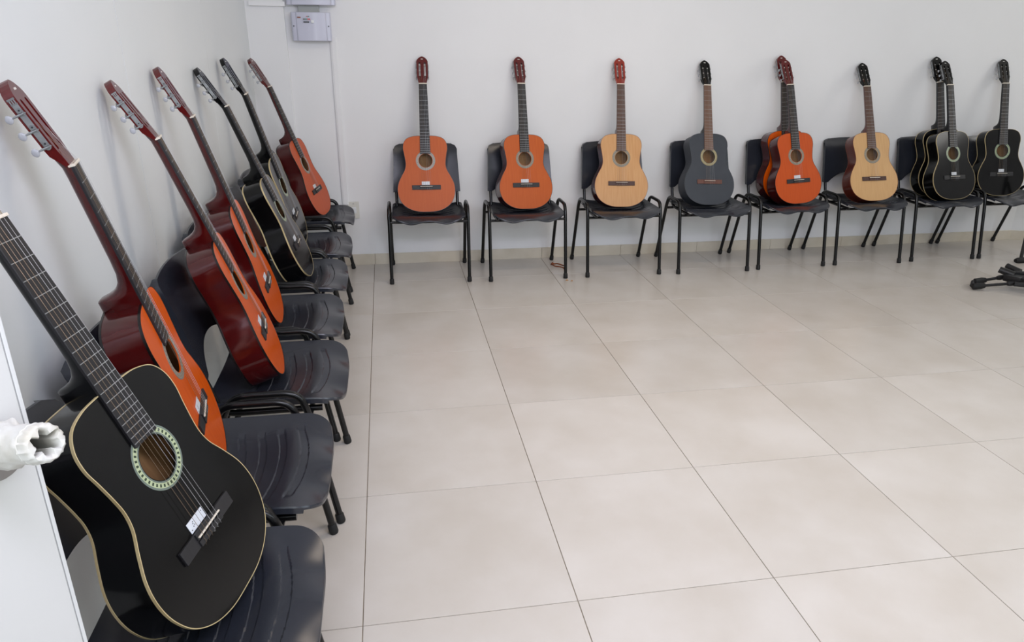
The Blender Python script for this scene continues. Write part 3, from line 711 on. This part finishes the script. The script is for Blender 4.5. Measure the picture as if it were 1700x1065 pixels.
guitar('l6', 'black', 'black guitar by the left wall between another black one and the corner orange one', GV, (-0.012, 1.0))
guitar('l7', 'orange_r', 'orange guitar with wine-red sides leaning in the corner below the column', GV, (-0.012, 1.0))
guitar('b1', 'orange_b', 'amber orange guitar on the first back-wall chair right of the cable duct, facing straight out', GW, (-0.004, 0.95))
guitar('b2', 'orange_b', 'amber orange guitar on the second back-wall chair, turned to show its wine-red left side', GW, (-0.008, 0.95))
guitar('b3', 'natural', 'natural spruce guitar with bright red headstock and wine-red sides', GW)
guitar('b4', 'charcoal', 'matte charcoal grey guitar with brown fingerboard and cream rosette', GW)
guitar('b5a', 'orange', 'orange guitar mostly hidden behind another orange guitar on the same back-wall chair', GW)
guitar('b5b', 'orange_r', 'red-orange guitar standing in front of a second orange guitar on one chair', GW, (-0.006, 0.9))
guitar('b6', 'pale', 'pale natural guitar with black headstock and red-brown sides', GW)
guitar('b7a', 'black', 'black guitar mostly hidden behind another black guitar on the same back-wall chair', GW)
guitar('b7b', 'black', 'black guitar standing in front of a second black guitar on one chair', GW, (-0.002, 0.8))
guitar('b8', 'black', 'single black guitar at the right edge of the photo with brass-coloured tuning posts', GW, (-0.002, 0.8))

# ------------------------------------------------------------------ small things on the floor
M_leaf = mat('dry_brown_leaf', lin(150, 82, 44), 0.7, c2=lin(110, 58, 32), scale=40)
m = MB(); ring = [(0.0, 0.055, 0.004), (0.016, 0.030, 0.012), (0.036, 0.004, 0.006), (0.040, -0.030, 0.010), (0.022, -0.050, 0.004), (0.006, -0.028, 0.009), (-0.014, 0.006, 0.005), (-0.022, 0.040, 0.010), (0.0, 0.055, 0.004)]
m.tube(rounded(ring, 0.01, 3), 0.0042, 6, flat=0.5)
m.tube([(0.016, -0.050, 0.004), (0.020, -0.066, 0.007), (0.012, -0.078, 0.003)], [0.005, 0.008, 0.002], 6, flat=0.35)
m.tube([(-0.022, 0.050, 0.004), (-0.008, 0.056, 0.009), (0.006, 0.050, 0.004)], [0.003, 0.009, 0.003], 6, flat=0.4)
t = obj('leaf_scrap', m.build('leaf_scrap', M_leaf, True), None, Matrix.Translation((1.270, 3.165, 0)) @ Matrix.Rotation(0.25, 4, 'Z') @ Matrix.Scale(1.15, 4)); t['label'] = 'curled brown scrap of dry leaf on the floor under the second back-wall chair'; t['category'] = 'debris'
M_crumb = mat('tan_crumb', lin(165, 128, 90), 0.8)
for x, y, s, lb in ((1.262, 2.848, 1.2, 'pale tan crumb on the floor right at the front chair foot'), (1.292, 2.835, 0.9, 'darker tan crumb a finger right of the front chair foot')):
    o = obj('floor_crumb', MB().tube([(-0.008 * s, 0, 0.002), (0, 0.003 * s, 0.004), (0.008 * s, 0, 0.002)], [0.002, 0.006 * s, 0.002], 7, flat=0.5).build('floor_crumb', M_crumb, True), None, Matrix.Translation((x, y, 0.0005))); o['label'] = lb; o['category'] = 'debris'
o = obj('floor_crumb', MB().tube([(-0.003, 0, 0.0015), (0.003, 0, 0.0015)], [0.0025, 0.002], 6).build('floor_crumb', M_dark, True), None, Matrix.Translation((-0.114, 0.053, 0.0005))); o['label'] = 'tiny dark speck on the floor by the feet of the second left chair'; o['category'] = 'debris'

# ------------------------------------------------------------------ folded black stand at the right edge
M_std = mat('black_powder_coat', lin(20, 20, 22), 0.4)
t = thing('folding_stand', 'black folded tubular stand lying low over the floor at the right edge', 'stand', Matrix.Translation((4.05, 2.2, 0)))
def sp(name, m, par=None, mm=None): return obj(name, m.build(name, mm or M_std, True), par or t)
def L_(x, y, z): return (x - 4.05, y - 2.2, z)
for (a, b) in (((3.930, 2.372, 0.030), (4.085, 2.345, 0.060)), ((3.850, 2.292, 0.026), (4.060, 2.230, 0.056))):
    A = Vector(L_(*a)); B = Vector(L_(*b)); dd = (B - A).normalized()
    rod = sp('leg_rod', MB().tube([A, B], 0.0095, 10))
    sp('rubber_foot', MB().tube([A - dd * 0.022, A - dd * 0.016, A + dd * 0.030, A + dd * 0.052, A + dd * 0.056], [0.015, 0.021, 0.021, 0.016, 0.011], 12), rod, M_rub)
    sp('rod_collar', MB().tube([B - dd * 0.035, B - dd * 0.02, B + dd * 0.02], [0.013, 0.0165, 0.0165], 10), rod)
sp('foot_link', MB().tube([L_(3.900, 2.375, 0.028), L_(3.835, 2.310, 0.026)], 0.012, 10))
sp('hub', MB().box(-0.05, 0.05, -0.05, 0.05, -0.02, 0.025, 0.008).xf(Matrix.Translation(L_(4.10, 2.27, 0.075)) @ Matrix.Rotation(0.5, 4, 'Z')))
sp('clamp_knob', MB().tube([L_(4.045, 2.345, 0.115), L_(4.10, 2.28, 0.095)], [0.021, 0.024], 12)); sp('clamp_knob', MB().tube([L_(4.135, 2.385, 0.125), L_(4.16, 2.30, 0.105)], [0.018, 0.022], 12))
for off, z0, z1, r in ((0.0, 0.085, 0.10, 0.017), (0.052, 0.105, 0.115, 0.013), (-0.045, 0.060, 0.085, 0.015)):
    sp('folded_tube', MB().tube([L_(4.08 + off * 0.8, 2.25 + off, z0), L_(4.62 + off * 0.8, 1.86 + off, z1)], r, 10))
sp('tripod_leg', MB().box(-0.30, 0.30, -0.028, 0.028, -0.008, 0.008, 0.004).xf(Matrix.Translation(L_(4.33, 2.10, 0.050)) @ Matrix.Rotation(-0.62, 4, 'Z')))
sp('clamp_knob', MB().tube([L_(4.27, 2.26, 0.13), L_(4.30, 2.16, 0.12)], [0.020, 0.022], 12))
t = thing('folding_stand', 'second black stand at the right edge, only a foot and lower tube in view', 'stand', Matrix.Translation((4.66, 2.80, 0)))
f = obj('leg_rod', MB().tube([(0, 0, 0.03), (0.055, 0.06, 0.16), (0.15, 0.18, 0.62)], 0.012, 10).build('leg_rod', M_std, True), t)
obj('rubber_foot', MB().tube([(-0.055, -0.012, 0.022), (-0.03, -0.01, 0.022), (0.05, -0.005, 0.022), (0.32, 0.02, 0.022)], [0.014, 0.021, 0.021, 0.014], 12).build('rubber_foot', M_rub, True), t)
obj('brace', MB().tube([(0.32, 0.02, 0.03), (0.15, 0.18, 0.58)], 0.010, 10).build('brace', M_std, True), t)
